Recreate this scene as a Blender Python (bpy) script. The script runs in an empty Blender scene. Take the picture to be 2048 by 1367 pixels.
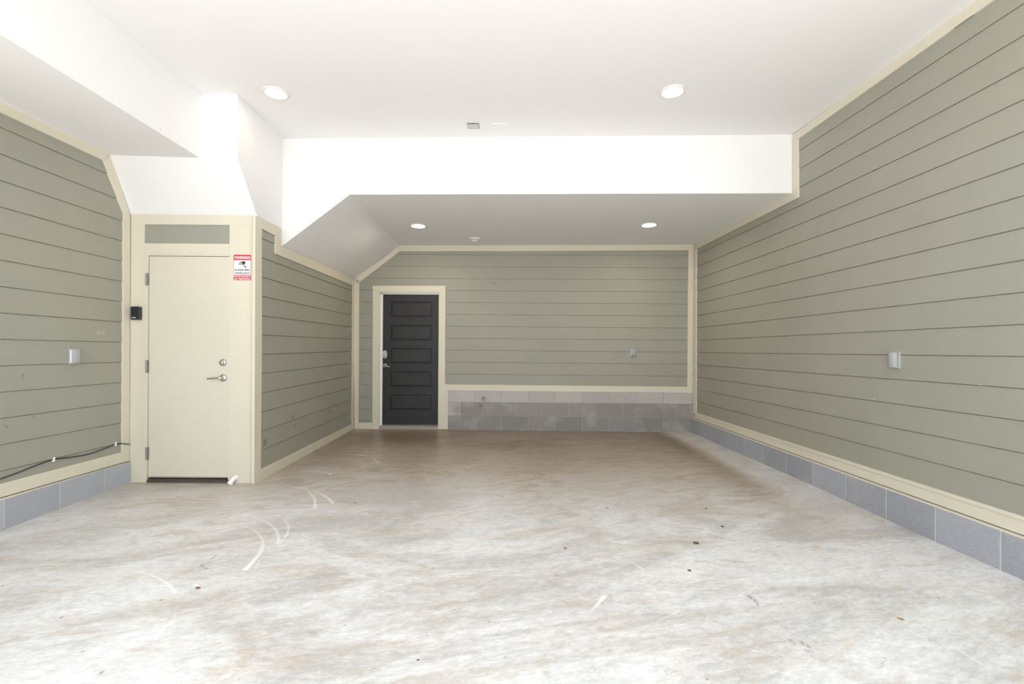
import bpy, bmesh, math, random
import numpy as np
from mathutils import Vector, Matrix

sc = bpy.context.scene
COL = sc.collection
random.seed(4)

# ------------------------------------------------------------------ camera
W, H, F = 2048.0, 1367.0, 915.0
PX0, PY0 = 1024.0, 698.1            # principal point (level camera, lens shifted)
ROLL = 0.0069
EYE = Vector((0, 0, 1.24))
cam_d = bpy.data.cameras.new('camera')
cam = bpy.data.objects.new('camera', cam_d); COL.objects.link(cam)
cam_d.sensor_width = 36.0; cam_d.sensor_fit = 'HORIZONTAL'
cam_d.lens = F / W * 36.0
cam_d.shift_y = (PY0 - H / 2) / W
cam_d.clip_start = 0.05
cr, sr = math.cos(ROLL), math.sin(ROLL)
cam.matrix_world = Matrix(((cr, -sr, 0, EYE.x), (0, 0, -1, EYE.y), (sr, cr, 0, EYE.z), (0, 0, 0, 1)))
sc.camera = cam

# ------------------------------------------------------------------ daylight
wd = bpy.data.worlds.new('sky'); sc.world = wd; wd.use_nodes = True
bg = wd.node_tree.nodes['Background']
bg.inputs[0].default_value = (0.88, 0.945, 1.0, 1)
bg.inputs[1].default_value = 2.75
sun_d = bpy.data.lights.new('sun', 'SUN'); sun = bpy.data.objects.new('sun', sun_d); COL.objects.link(sun)
sun_d.energy = 18.0; sun_d.angle = 0.009; sun_d.color = (1.0, 0.97, 0.94)
sun.location = (0, 12, 20)
sun.rotation_euler = (math.radians(-16), math.radians(6), 0)      # high, from behind the building: lights the driveway only
sc.view_settings.view_transform = 'Standard'
sc.view_settings.look = 'None'
sc.view_settings.exposure = -0.08
sc.view_settings.gamma = 1.0
sc.view_settings.use_curve_mapping = False
LAMP_GLOW = 24.0          # high ceiling pair
LAMP_GLOW_REAR = 150.0   # rear pair, full on

# ------------------------------------------------------------------ helpers
def ray(px, py):
    u = (px - PX0) / F; v = -(py - PY0) / F
    return Vector((u * cr - v * sr, 1.0, u * sr + v * cr))

class Plane:
    """vertical plane through two plan points; normal faces the room"""
    def __init__(s, a, b):
        s.a = Vector((a[0], a[1], 0)); s.b = Vector((b[0], b[1], 0))
        s.d = (s.b - s.a).normalized()
        s.n = Vector((s.d.y, -s.d.x, 0))
        if s.n.dot(Vector((0, 3.5, 0)) - s.a) < 0: s.n = -s.n
    def at(s, px, py, off=0.0):
        r = ray(px, py)
        o = s.a + s.n * off
        t = (o - EYE).dot(s.n) / r.dot(s.n)
        return EYE + r * t
    def sz(s, px, py, off=0.0):
        p = s.at(px, py, off); return ((p - s.a).dot(s.d), p.z)
    def P(s, q, off=0.0):
        return Vector((s.a.x, s.a.y, 0)) + s.d * q[0] + s.n * off + Vector((0, 0, q[1]))

def link(name, me, mat=None, parent=None):
    o = bpy.data.objects.new(name, me); COL.objects.link(o)
    if mat is not None: me.materials.append(mat)
    if parent is not None: o.parent = parent
    return o

def mesh_of(bm, smooth=False):
    me = bpy.data.meshes.new('m')
    bmesh.ops.recalc_face_normals(bm, faces=bm.faces)
    if smooth:
        for f in bm.faces: f.smooth = True
    bm.to_mesh(me); bm.free(); return me

def obj(name, bm, mat, parent=None, smooth=False):
    o = link(name, mesh_of(bm, smooth), mat, parent)
    return o

def struct(o):
    o['kind'] = 'structure'; return o

def thing(name, label, cat, loc, group=None, rot=None):
    o = bpy.data.objects.new(name, None); COL.objects.link(o)
    o.empty_display_size = 0.1
    if rot is None: o.matrix_world = Matrix.Translation(loc)
    else: o.matrix_world = Matrix.Translation(loc) @ rot.to_4x4()
    o['label'] = label; o['category'] = cat
    if group: o['group'] = group
    return o

def tag(o, label, cat, group=None):
    o['label'] = label; o['category'] = cat
    if group: o['group'] = group
    return o

def prism(bm, front, back):
    """solid between two matching 3-D loops"""
    f = [bm.verts.new(p) for p in front]; b = [bm.verts.new(p) for p in back]
    bm.faces.new(f); bm.faces.new(list(reversed(b)))
    n = len(f)
    for i in range(n):
        j = (i + 1) % n
        bm.faces.new((f[j], f[i], b[i], b[j]))

def board(bm, pl, loop, off, back=0.0):
    """extruded board on a wall: loop of (s, z)"""
    prism(bm, [pl.P(q, off) for q in loop], [pl.P(q, back) for q in loop])

def pxboard(bm, pl, pts, off, back=0.0):
    board(bm, pl, [pl.sz(x, y, off) for x, y in pts], off, back)

def box(bm, lo, hi, bevel=0.0, seg=2):
    lo = Vector(lo); hi = Vector(hi); c = (lo + hi) / 2; d = hi - lo
    r = bmesh.ops.create_cube(bm, size=1.0, matrix=Matrix.Translation(c) @ Matrix.Diagonal((d.x, d.y, d.z, 1)))
    if bevel:
        vs = set(r['verts'])
        es = [e for e in bm.edges if e.verts[0] in vs and e.verts[1] in vs]
        bmesh.ops.bevel(bm, geom=es, offset=bevel, segments=seg, affect='EDGES', profile=0.5)

def lathe(bm, prof, seg=48, axis='Z'):
    """prof: list of (r, h)"""
    rings = []
    for r, h in prof:
        if r < 1e-6:
            rings.append([bm.verts.new((0, 0, h))])
        else:
            rings.append([bm.verts.new((r * math.cos(2 * math.pi * k / seg), r * math.sin(2 * math.pi * k / seg), h)) for k in range(seg)])
    for a, b in zip(rings, rings[1:]):
        for k in range(seg):
            k2 = (k + 1) % seg
            if len(a) == 1 and len(b) == 1: continue
            if len(a) == 1: bm.faces.new((a[0], b[k], b[k2]))
            elif len(b) == 1: bm.faces.new((a[k], a[k2], b[0]))
            else: bm.faces.new((a[k], a[k2], b[k2], b[k]))
    if axis == '-Y':
        bmesh.ops.rotate(bm, verts=[v for ring in rings for v in ring], cent=(0, 0, 0), matrix=Matrix.Rotation(math.radians(90), 3, 'X'))

def tube(bm, pts, r, seg=10, cap=True):
    pts = [Vector(p) for p in pts]; rings = []
    for i, p in enumerate(pts):
        t = (pts[min(i + 1, len(pts) - 1)] - pts[max(i - 1, 0)]).normalized()
        up = Vector((0, 0, 1)) if abs(t.z) < 0.9 else Vector((1, 0, 0))
        a = t.cross(up).normalized(); b = t.cross(a).normalized()
        rr = r[i] if isinstance(r, (list, tuple)) else r
        rings.append([bm.verts.new(p + a * rr * math.cos(2 * math.pi * k / seg) + b * rr * math.sin(2 * math.pi * k / seg)) for k in range(seg)])
    for A, B in zip(rings, rings[1:]):
        for k in range(seg):
            bm.faces.new((A[k], A[(k + 1) % seg], B[(k + 1) % seg], B[k]))
    if cap:
        bm.faces.new(list(reversed(rings[0]))); bm.faces.new(rings[-1])

def clip(poly, f):
    """keep f(p) >= 0"""
    out = []
    for i in range(len(poly)):
        a, b = poly[i], poly[(i + 1) % len(poly)]
        fa, fb = f(a), f(b)
        if fa >= 0: out.append(a)
        if (fa >= 0) != (fb >= 0):
            t = fa / (fa - fb)
            out.append((a[0] + (b[0] - a[0]) * t, a[1] + (b[1] - a[1]) * t))
    r = []
    for p in out:
        if not r or (abs(p[0] - r[-1][0]) + abs(p[1] - r[-1][1])) > 1e-6: r.append(p)
    if len(r) > 1 and abs(r[0][0] - r[-1][0]) + abs(r[0][1] - r[-1][1]) < 1e-6: r.pop()
    return r

# ------------------------------------------------------------------ materials
def srgb(r, g, b):
    def c(v):
        v /= 255.0
        return v / 12.92 if v <= 0.04045 else ((v + 0.055) / 1.055) ** 2.4
    return (c(r), c(g), c(b), 1)

class M:
    def __init__(s, name):
        s.m = bpy.data.materials.new(name); s.m.use_nodes = True
        s.t = s.m.node_tree; s.N = s.t.nodes; s.L = s.t.links
        s.b = s.N['Principled BSDF']
        g = s.N.new('ShaderNodeNewGeometry'); s.pos = g.outputs['Position']
    def lk(s, a, b): s.L.new(a, b)
    def noise(s, scale, detail=4, rough=0.5, vec=None, dist=0.0):
        n = s.N.new('ShaderNodeTexNoise'); n.inputs['Scale'].default_value = scale
        n.inputs['Detail'].default_value = detail; n.inputs['Roughness'].default_value = rough
        n.inputs['Distortion'].default_value = dist
        s.lk(vec or s.pos, n.inputs['Vector']); return n.outputs['Fac']
    def vmul(s, v, vec=None):
        n = s.N.new('ShaderNodeVectorMath'); n.operation = 'MULTIPLY'
        s.lk(vec or s.pos, n.inputs[0]); n.inputs[1].default_value = v; return n.outputs[0]
    def ramp(s, fac, a, b, interp='LINEAR'):
        n = s.N.new('ShaderNodeMapRange'); n.inputs['From Min'].default_value = a; n.inputs['From Max'].default_value = b
        if interp != 'LINEAR': n.interpolation_type = interp
        s.lk(fac, n.inputs['Value']); return n.outputs['Result']
    def math(s, op, a, b=None):
        n = s.N.new('ShaderNodeMath'); n.operation = op
        for i, v in enumerate((a, b)):
            if v is None: continue
            if isinstance(v, (int, float)): n.inputs[i].default_value = v
            else: s.lk(v, n.inputs[i])
        return n.outputs[0]
    def mix(s, fac, a, b, mode='MIX'):
        n = s.N.new('ShaderNodeMix'); n.data_type = 'RGBA'; n.blend_type = mode
        if isinstance(fac, (int, float)): n.inputs['Factor'].default_value = fac
        else: s.lk(fac, n.inputs['Factor'])
        for k, v in (('A', a), ('B', b)):
            sock = [i for i in n.inputs if i.name == k and i.type == 'RGBA'][0]
            if isinstance(v, tuple): sock.default_value = v
            else: s.lk(v, sock)
        return [o for o in n.outputs if o.type == 'RGBA'][0]
    def attr(s, name):
        n = s.N.new('ShaderNodeAttribute'); n.attribute_name = name; return n
    def color(s, c):
        if isinstance(c, tuple): s.b.inputs['Base Color'].default_value = c
        else: s.lk(c, s.b.inputs['Base Color'])
    def rough(s, r):
        if isinstance(r, (int, float)): s.b.inputs['Roughness'].default_value = r
        else: s.lk(r, s.b.inputs['Roughness'])
    def bump(s, h, strength, dist=0.002):
        n = s.N.new('ShaderNodeBump'); n.inputs['Strength'].default_value = strength
        n.inputs['Distance'].default_value = dist
        s.lk(h, n.inputs['Height']); s.lk(n.outputs[0], s.b.inputs['Normal'])
    def spots(s, base, pts, dark):
        """small stains at fixed places: (point, radius, strength)"""
        nz = s.noise(60, 3, 0.6)
        out = base
        for p, r, k in pts:
            d = s.N.new('ShaderNodeVectorMath'); d.operation = 'DISTANCE'
            s.lk(s.pos, d.inputs[0]); d.inputs[1].default_value = p
            dd = s.math('ADD', d.outputs['Value'], s.math('MULTIPLY', s.math('SUBTRACT', nz, 0.5), r * 2.2))
            f = s.ramp(dd, r, r * 0.35, 'SMOOTHSTEP')
            out = s.mix(s.math('MULTIPLY', f, k), out, dark)
        return out

def simple(name, col, rough=0.5, metal=0.0, bump=None, var=0.0):
    m = M(name); m.rough(rough); m.b.inputs['Metallic'].default_value = metal
    if var:
        c2 = tuple(v * (1 - var) for v in col[:3]) + (1,)
        m.color(m.mix(m.noise(9, 5, 0.6), col, c2))
    else: m.color(col)
    if bump: m.bump(m.noise(bump[0], 3), bump[1])
    return m.m

def siding_mat(name, spots=(), light=()):
    m = M(name)
    big = m.noise(1.3, 4, 0.6)
    grain = m.noise(26, 6, 0.65, m.vmul((0.35, 0.35, 5.0)))
    fine = m.noise(420, 2, 0.6)
    c = m.mix(m.ramp(big, 0.3, 0.7), SIDE, tuple(v * 0.93 for v in SIDE[:3]) + (1,))
    c = m.mix(m.math('MULTIPLY', m.ramp(fine, 0.35, 0.7), 0.18), c, tuple(v * 1.35 for v in SIDE[:3]) + (1,))
    if spots: c = m.spots(c, spots, (0.05, 0.045, 0.035, 1))
    if light: c = m.spots(c, light, (0.7, 0.7, 0.62, 1))
    m.color(c); m.rough(0.5)
    m.b.inputs['Specular IOR Level'].default_value = 0.35
    m.bump(m.math('ADD', grain, m.math('MULTIPLY', fine, 0.5)), 0.25, 0.0015)
    return m.m

def plaster_mat(name, spots=()):
    m = M(name)
    base = (0.862, 0.855, 0.848, 1)
    c = m.mix(m.noise(2.0, 3), base, (0.852, 0.845, 0.836, 1))
    if spots: c = m.spots(c, spots, (0.12, 0.08, 0.05, 1))
    m.color(c); m.rough(0.75); m.b.inputs['Specular IOR Level'].default_value = 0.25
    m.bump(m.noise(140, 3), 0.05, 0.001)
    return m.m

SIDE = (0.350, 0.343, 0.284, 1)
CREAM = (0.735, 0.68, 0.55, 1)
def cream_mat(name, col, rough=0.45):
    m = M(name)
    c = m.mix(m.ramp(m.noise(1.8, 4, 0.6), 0.3, 0.7), col, tuple(v * 0.95 for v in col[:3]) + (1,))
    sp = m.ramp(m.noise(38, 5, 0.7), 0.72, 0.80)
    c = m.mix(m.math('MULTIPLY', sp, 0.18), c, (0.35, 0.27, 0.18, 1))
    m.color(c); m.rough(rough); m.b.inputs['Specular IOR Level'].default_value = 0.35
    m.bump(m.noise(22, 5, 0.6, m.vmul((1, 1, 3))), 0.08, 0.001)
    return m.m
MCREAM = cream_mat('cream_paint', CREAM)
MDOOR1 = cream_mat('cream_door_paint', (0.72, 0.675, 0.555, 1), 0.38)
MBLACKDOOR = None
def black_door():
    m = M('black_door_paint')
    m.color(m.mix(m.noise(3, 3), (0.028, 0.028, 0.029, 1), (0.033, 0.033, 0.034, 1))); m.rough(0.5); m.b.inputs['Specular IOR Level'].default_value = 0.35
    m.bump(m.noise(300, 3), 0.06, 0.001); return m.m
MBLACKDOOR = black_door()
MWHITE = simple('white_plastic', (0.85, 0.85, 0.83, 1), 0.4)
MPVC = simple('white_pvc', (0.93, 0.93, 0.93, 1), 0.3)
MMETAL = simple('satin_nickel', (0.62, 0.58, 0.54, 1), 0.32, 1.0)
MSTEEL = simple('galvanised_steel', (0.55, 0.56, 0.55, 1), 0.38, 0.9, var=0.15)
MHINGE = simple('worn_hinge_metal', (0.36, 0.32, 0.30, 1), 0.4, 0.6, var=0.2)
MGREYBOX = simple('grey_box_plastic', (0.42, 0.43, 0.42, 1), 0.45)
MBRONZE = simple('bronze_threshold', (0.14, 0.11, 0.10, 1), 0.4, 0.5)
MALU = simple('worn_sill', (0.42, 0.37, 0.33, 1), 0.6, 0.0, var=0.25)
MBLACK = simple('black_plastic', (0.018, 0.018, 0.020, 1), 0.35)
MBLACK2 = simple('dark_grey_plastic', (0.035, 0.035, 0.034, 1), 0.45)
MDARK = simple('dark_gap', (0.02, 0.018, 0.016, 1), 0.9)
MRUBBER = simple('black_cable_sheath', (0.03, 0.035, 0.04, 1), 0.5)
MRED = simple('sign_red', (0.62, 0.035, 0.05, 1), 0.4)
MSIGNW = simple('sign_white', (0.80, 0.81, 0.84, 1), 0.4)
MINK = simple('sign_black', (0.02, 0.02, 0.022, 1), 0.5)
def clear_cover():
    m = M('clear_grey_cover'); m.color((0.60, 0.62, 0.62, 1)); m.rough(0.25)
    m.b.inputs['Transmission Weight'].default_value = 0.35
    m.b.inputs['IOR'].default_value = 1.3
    return m.m
MCLEAR = clear_cover()
def lens_mat(glow):
    m = M('lamp_lens'); m.color((1, 1, 1, 1))
    m.b.inputs['Emission Color'].default_value = (1.0, 0.86, 0.68, 1)
    m.b.inputs['Emission Strength'].default_value = glow
    return m.m
MLENS = lens_mat(LAMP_GLOW); MLENS_R = lens_mat(LAMP_GLOW_REAR)
MLIGHTTRIM = simple('lamp_trim_white', (0.80, 0.74, 0.68, 1), 0.5)

def block_mat(name, spots=()):
    m = M(name)
    tone = m.attr('tone').outputs['Color']
    sp = m.noise(260, 4, 0.7)
    st = m.noise(3.2, 6, 0.65)
    c = m.mix(m.ramp(sp, 0.36, 0.66), (0.26, 0.255, 0.26, 1), (0.46, 0.45, 0.45, 1))
    c = m.mix(1.0, c, tone, 'MULTIPLY')
    c = m.mix(m.math('MULTIPLY', m.ramp(st, 0.52, 0.68), 0.35), c, (0.62, 0.60, 0.58, 1))
    if spots: c = m.spots(c, spots, (0.16, 0.12, 0.08, 1))
    m.color(c); m.rough(0.9); m.b.inputs['Specular IOR Level'].default_value = 0.2
    m.bump(sp, 0.35, 0.002)
    return m.m
MBLOCK = block_mat('concrete_block')
MMORTAR_B = simple('old_mortar', (0.47, 0.43, 0.39, 1), 0.9, bump=(200, 0.3), var=0.25)
MMORTAR = simple('mortar', (0.72, 0.71, 0.70, 1), 0.9, bump=(200, 0.3), var=0.2)

def floor_mat():
    m = M('stained_concrete')
    sw = m.N.new('ShaderNodeSeparateXYZ'); m.lk(m.pos, sw.inputs[0])
    at = m.attr('marks'); sp = m.N.new('ShaderNodeSeparateColor'); m.lk(at.outputs['Color'], sp.inputs[0])
    rot = m.N.new('ShaderNodeVectorRotate'); m.lk(m.pos, rot.inputs['Vector']); rot.inputs['Angle'].default_value = math.radians(-14)
    st = m.N.new('ShaderNodeVectorMath'); st.operation = 'MULTIPLY'; m.lk(rot.outputs[0], st.inputs[0]); st.inputs[1].default_value = (0.7, 1.6, 1)
    stp = st.outputs[0]
    n1 = m.noise(0.9, 10, 0.62, stp, 1.6)
    n2 = m.noise(3.0, 12, 0.72, stp, 1.2)
    n3 = m.noise(13, 12, 0.75, stp, 0.6)
    n4 = m.noise(70, 6, 0.75)
    grey = (0.55, 0.52, 0.49, 1); white = (0.92, 0.92, 0.92, 1); tan = (0.58, 0.455, 0.335, 1)
    brown = (0.20, 0.145, 0.10, 1); lbrown = (0.43, 0.35, 0.275, 1)
    c = m.mix(m.ramp(n1, 0.38, 0.60), grey, (0.74, 0.73, 0.72, 1))
    c = m.mix(m.math('MULTIPLY', m.ramp(n2, 0.50, 0.66), 0.6), c, tan)
    c = m.mix(m.math('MULTIPLY', m.ramp(n2, 0.46, 0.34), 0.45), c, (0.42, 0.42, 0.43, 1))
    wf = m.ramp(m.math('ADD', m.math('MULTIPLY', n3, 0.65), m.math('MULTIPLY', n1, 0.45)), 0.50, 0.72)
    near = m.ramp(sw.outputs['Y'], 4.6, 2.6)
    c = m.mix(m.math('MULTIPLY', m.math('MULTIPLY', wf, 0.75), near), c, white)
    c = m.mix(m.math('MULTIPLY', m.ramp(n4, 0.58, 0.70), 0.45), c, white)
    n5 = m.noise(34, 10, 0.8, stp, 0.4)
    c = m.mix(1.0, c, m.mix(m.ramp(n5, 0.36, 0.64), (0.84, 0.83, 0.82, 1), (1.10, 1.10, 1.10, 1)), 'MULTIPLY')
    # brown film, stronger towards the far end (blue channel), broken up by noise
    nb = m.math('ADD', m.math('ADD', m.math('MULTIPLY', n2, 0.5), m.math('MULTIPLY', n1, 0.3)), m.math('MULTIPLY', n3, 0.2))
    df = m.math('ADD', sp.outputs['Blue'], m.math('MULTIPLY', m.math('SUBTRACT', nb, 0.5), 2.4))
    d1 = m.ramp(df, 0.15, 0.60); d2 = m.ramp(df, 0.55, 1.15)
    c = m.mix(m.math('MULTIPLY', d1, 0.85), c, lbrown)
    c = m.mix(m.math('MULTIPLY', d2, 0.90), c, brown)
    c = m.mix(m.math('MULTIPLY', m.ramp(n3, 0.42, 0.25), 0.40), c, (0.22, 0.17, 0.13, 1))
    n6 = m.noise(26, 3, 0.5)
    c = m.mix(m.math('MULTIPLY', m.ramp(n6, 0.70, 0.76), 0.55), c, (0.20, 0.15, 0.11, 1))
    # chalky scrapes and dark scuffs
    sc1 = m.math('MULTIPLY', sp.outputs['Red'], m.ramp(n3, 0.18, 0.42))
    c = m.mix(sc1, c, (0.93, 0.92, 0.89, 1))
    dk = m.math('MULTIPLY', sp.outputs['Green'], m.ramp(n4, 0.42, 0.55))
    c = m.mix(m.math('MULTIPLY', dk, 0.8), c, (0.13, 0.13, 0.14, 1))
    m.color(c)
    r = m.math('ADD', m.math('MULTIPLY', n3, 0.30), 0.22)
    m.rough(r); m.b.inputs['Specular IOR Level'].default_value = 0.45
    m.bump(m.math('ADD', n4, m.math('MULTIPLY', n3, 0.5)), 0.10, 0.002)
    return m.m

# ------------------------------------------------------------------ plan of the room
RIGHT = Plane((2.686, 6.77), (2.893, 0.92))
LEFT = Plane((-3.456, 0.92), (-3.456, 4.115))
DOORW = Plane((-3.456, 4.115), (-2.317, 4.115))
INNER = Plane((-2.317, 4.115), (-2.384, 6.87))
BACK = Plane((-2.384, 6.87), (2.686, 6.77))
FASC = Plane((-2.33, 4.595), (2.79, 4.50))
BEAM = Plane((-3.456, 3.81), (-2.309, 3.81))
YF = 0.92

def floor_z(y):
    return float(np.interp(y, [-12, 0, 2.53, 3.09, 4.11, 6.87, 7.2], [-0.10, -0.02, -0.001, 0.000, 0.022, 0.034, 0.035]))

def up(p, dz): return Vector((p.x, p.y, p.z + dz))

# ------------------------------------------------------------------ floor
def on_floor(px, py):
    r = ray(px, py); z = 0.0
    for _ in range(8):
        t = (z - EYE.z) / r.z; z = floor_z(r.y * t)
    return EYE + r * t

def build_floor():
    xs = np.concatenate([np.linspace(-9, -3.6, 20)[:-1], np.arange(-3.6, 3.0, 0.0065), np.linspace(3.0, 9, 20)])
    ys = np.concatenate([np.linspace(-12, 1.5, 60)[:-1], np.arange(1.5, 5.9, 0.0065), np.linspace(5.9, 7.1, 60)])
    X, Y = np.meshgrid(xs, ys)
    Z = np.interp(Y, [-12, 0, 2.53, 3.09, 4.11, 6.87, 7.2], [-0.10, -0.02, -0.001, 0.000, 0.022, 0.034, 0.035])
    nx, ny = len(xs), len(ys)
    me = bpy.data.meshes.new('floor')
    co = np.stack([X, Y, Z], -1).reshape(-1, 3).astype(np.float32)
    idx = np.arange(nx * ny).reshape(ny, nx)
    q = np.stack([idx[:-1, :-1], idx[:-1, 1:], idx[1:, 1:], idx[1:, :-1]], -1).reshape(-1, 4)
    me.vertices.add(len(co)); me.vertices.foreach_set('co', co.ravel())
    me.loops.add(q.size); me.loops.foreach_set('vertex_index', q.ravel().astype(np.int32))
    me.polygons.add(len(q)); me.polygons.foreach_set('loop_start', (np.arange(len(q)) * 4).astype(np.int32))
    me.polygons.foreach_set('use_smooth', np.ones(len(q), bool))
    me.update(calc_edges=True)
    R = np.zeros(X.shape); G = np.zeros(X.shape)
    def stroke(A, pix, w, k, taper=True):
        P = np.array([on_floor(*p)[:2] for p in pix])
        # densify with Catmull-Rom
        Q = []
        for i in range(len(P) - 1):
            p0 = P[max(i - 1, 0)]; p1 = P[i]; p2 = P[i + 1]; p3 = P[min(i + 2, len(P) - 1)]
            for t in np.linspace(0, 1, 7)[:-1]:
                Q.append(0.5 * ((2 * p1) + (-p0 + p2) * t + (2 * p0 - 5 * p1 + 4 * p2 - p3) * t * t + (-p0 + 3 * p1 - 3 * p2 + p3) * t ** 3))
        Q.append(P[-1]); Q = np.array(Q)
        m0 = (X > Q[:, 0].min() - .1) & (X < Q[:, 0].max() + .1) & (Y > Q[:, 1].min() - .1) & (Y < Q[:, 1].max() + .1)
        xx, yy = X[m0], Y[m0]; best = np.zeros(xx.shape)
        n = len(Q) - 1
        for i in range(n):
            a, b = Q[i], Q[i + 1]; d = b - a; L = (d ** 2).sum() + 1e-9
            t = np.clip(((xx - a[0]) * d[0] + (yy - a[1]) * d[1]) / L, 0, 1)
            dist = np.hypot(xx - a[0] - d[0] * t, yy - a[1] - d[1] * t)
            u = (i + 0.5) / n
            ww = w * (0.35 + 0.75 * u) if taper else w
            kk = k * (0.25 + 0.75 * u) if taper else k
            best = np.maximum(best, kk * np.clip(1.7 - dist / (ww * .62) * 1.1, 0, 1))
        A[m0] = np.maximum(A[m0], best)
    for pix, w, k in [
        ([(540, 970), (600, 974), (635, 984), (655, 995), (665, 1005)], .016, .75),
        ([(560, 967), (605, 976), (622, 987), (630, 1000), (629, 1015)], .016, .8),
        ([(460, 1025), (500, 1031), (535, 1045), (552, 1060), (557, 1077), (556, 1085)], .014, .85),
        ([(548, 1026), (568, 1038), (576, 1050), (575, 1065), (565, 1080), (556, 1085)], .012, .9),
        ([(480, 1050), (508, 1060), (524, 1077), (525, 1095), (512, 1115), (491, 1138)], .018, 1.0),
        ([(500, 1142), (512, 1134), (519, 1119)], .007, .5),
        ([(491, 1138), (500, 1142), (511, 1139)], .008, .6),
        ([(165, 1127), (220, 1130), (270, 1140), (310, 1152), (335, 1167), (350, 1184)], .011, .8),
        ([(352, 1190), (353, 1215), (345, 1240), (325, 1262)], .009, .35),
        ([(575, 940), (610, 941), (650, 944), (662, 948)], .014, .7),
        ([(650, 907), (690, 908), (720, 909), (735, 911)], .014, .55),
        ([(740, 913), (748, 917), (754, 924)], .012, .5),
        ([(1180, 1224), (1195, 1208), (1208, 1192)], .016, .9),
        ([(1310, 1243), (1335, 1232), (1358, 1221)], .008, .6),
        ([(262, 1190), (272, 1192), (282, 1194)], .024, .5),
        ([(1240, 1126), (1262, 1124), (1285, 1137)], .012, .5),
        ([(1350, 1092), (1400, 1090), (1470, 1084)], .008, .35),
        ([(2020, 1350), (1990, 1337), (1960, 1325), (1920, 1300)], .012, .4)]:
        stroke(R, pix, w, k)
    for pix, w, k in [
        ([(1495, 1190), (1503, 1196)], .018, .9), ([(1505, 1195), (1512, 1202)], .018, .8), ([(1511, 1206), (1516, 1209)], .010, .9),
        ([(1581, 1279), (1587, 1285)], .010, .9), ([(1604, 1285), (1617, 1292)], .014, .9), ([(1608, 1298), (1625, 1304)], .010, .9),
        ([(431, 1110), (424, 1117)], .010, .9), ([(418, 1124), (403, 1130), (414, 1137)], .010, .9), ([(441, 1095), (446, 1092)], .009, .9)]:
        stroke(G, pix, w, k, False)
    # brown film: far half, leaving a clean strip along the right wall and a paler middle left
    wob = 0.12 * np.sin(X * 2.1 + 0.6) + 0.08 * np.sin(X * 4.7)
    B = np.clip((Y + wob - 2.9) / 2.9, 0, 1) * 0.95
    edge = 2.62 - 0.035 * (Y - 2.5)
    B *= np.clip((edge - 0.12 - X) / 0.22, 0, 1)
    B = np.maximum(B, 0.0)
    # tyre-worn darker track on the right
    tr = np.exp(-((X - (2.15 + 0.02 * (Y - 4))) / 0.22) ** 2) * np.clip((Y - 2.6) / 1.5, 0, 1)
    B = B + 0.28 * tr * np.clip((7 - Y), 0, 1)
    B += 0.60 * np.exp(-(((X + 1.5) / 0.55) ** 2 + ((Y - 6.3) / 0.35) ** 2))  # darker brown oval in front of the black door
    C = np.zeros((nx * ny, 4), np.float32); C[:, 0] = R.ravel(); C[:, 1] = G.ravel(); C[:, 2] = B.ravel(); C[:, 3] = 1
    ca = me.color_attributes.new('marks', 'FLOAT_COLOR', 'POINT'); ca.data.foreach_set('color', C.ravel())
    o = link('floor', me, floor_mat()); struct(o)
    return o
build_floor()

# ------------------------------------------------------------------ siding builder
EXPO = 0.1778
def siding(pl, loop, ref, mat, name, parent, joints=()):
    """lap siding. loop: outline in (s,z). ref: ((s0,z0),(s1,z1)) of one lap line; joints: (course, s)"""
    (s0, z0), (s1, z1) = ref
    sl = (z1 - z0) / (s1 - s0)
    base = lambda s: z0 + (s - s0) * sl
    bm = bmesh.new()
    zs = [z - base(s) for s, z in loop]
    k0 = math.floor(min(zs) / EXPO) ; k1 = math.ceil(max(zs) / EXPO)
    rnd = random.Random(len(name) * 7 + int(abs(pl.a.x) * 100))
    smin = min(s for s, z in loop); smax = max(s for s, z in loop)
    for k in range(k0, k1):
        lo, hi = k * EXPO, (k + 1) * EXPO - 0.0055
        strip = clip(clip(loop, lambda p: p[1] - base(p[0]) - lo), lambda p: hi - (p[1] - base(p[0])))
        if len(strip) < 3: continue
        cuts = sorted([s for c, s in joints if c == k])
        xs = [smin - 1] + cuts + [smax + 1]
        for i in range(len(xs) - 1):
            part = clip(clip(strip, lambda p: p[0] - xs[i]), lambda p: xs[i + 1] - p[0])
            if len(part) < 3: continue
            extra = rnd.uniform(0.0, 0.0012)
            def off(p):
                t = (p[1] - base(p[0]) - lo) / EXPO
                return 0.014 - 0.0062 * t + extra
            prism(bm, [pl.P(p, off(p)) for p in part], [pl.P(p, 0.0) for p in part])
    board(bm, pl, loop, 0.003, 0.0)
    return obj(name, bm, mat, parent)

def solid(name, pl, s0, s1, z0, z1, th, mat):
    bm = bmesh.new()
    board(bm, pl, [(s0, z0), (s1, z0), (s1, z1), (s0, z1)], 0.0, -th)
    return struct(obj(name, bm, mat))

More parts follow.
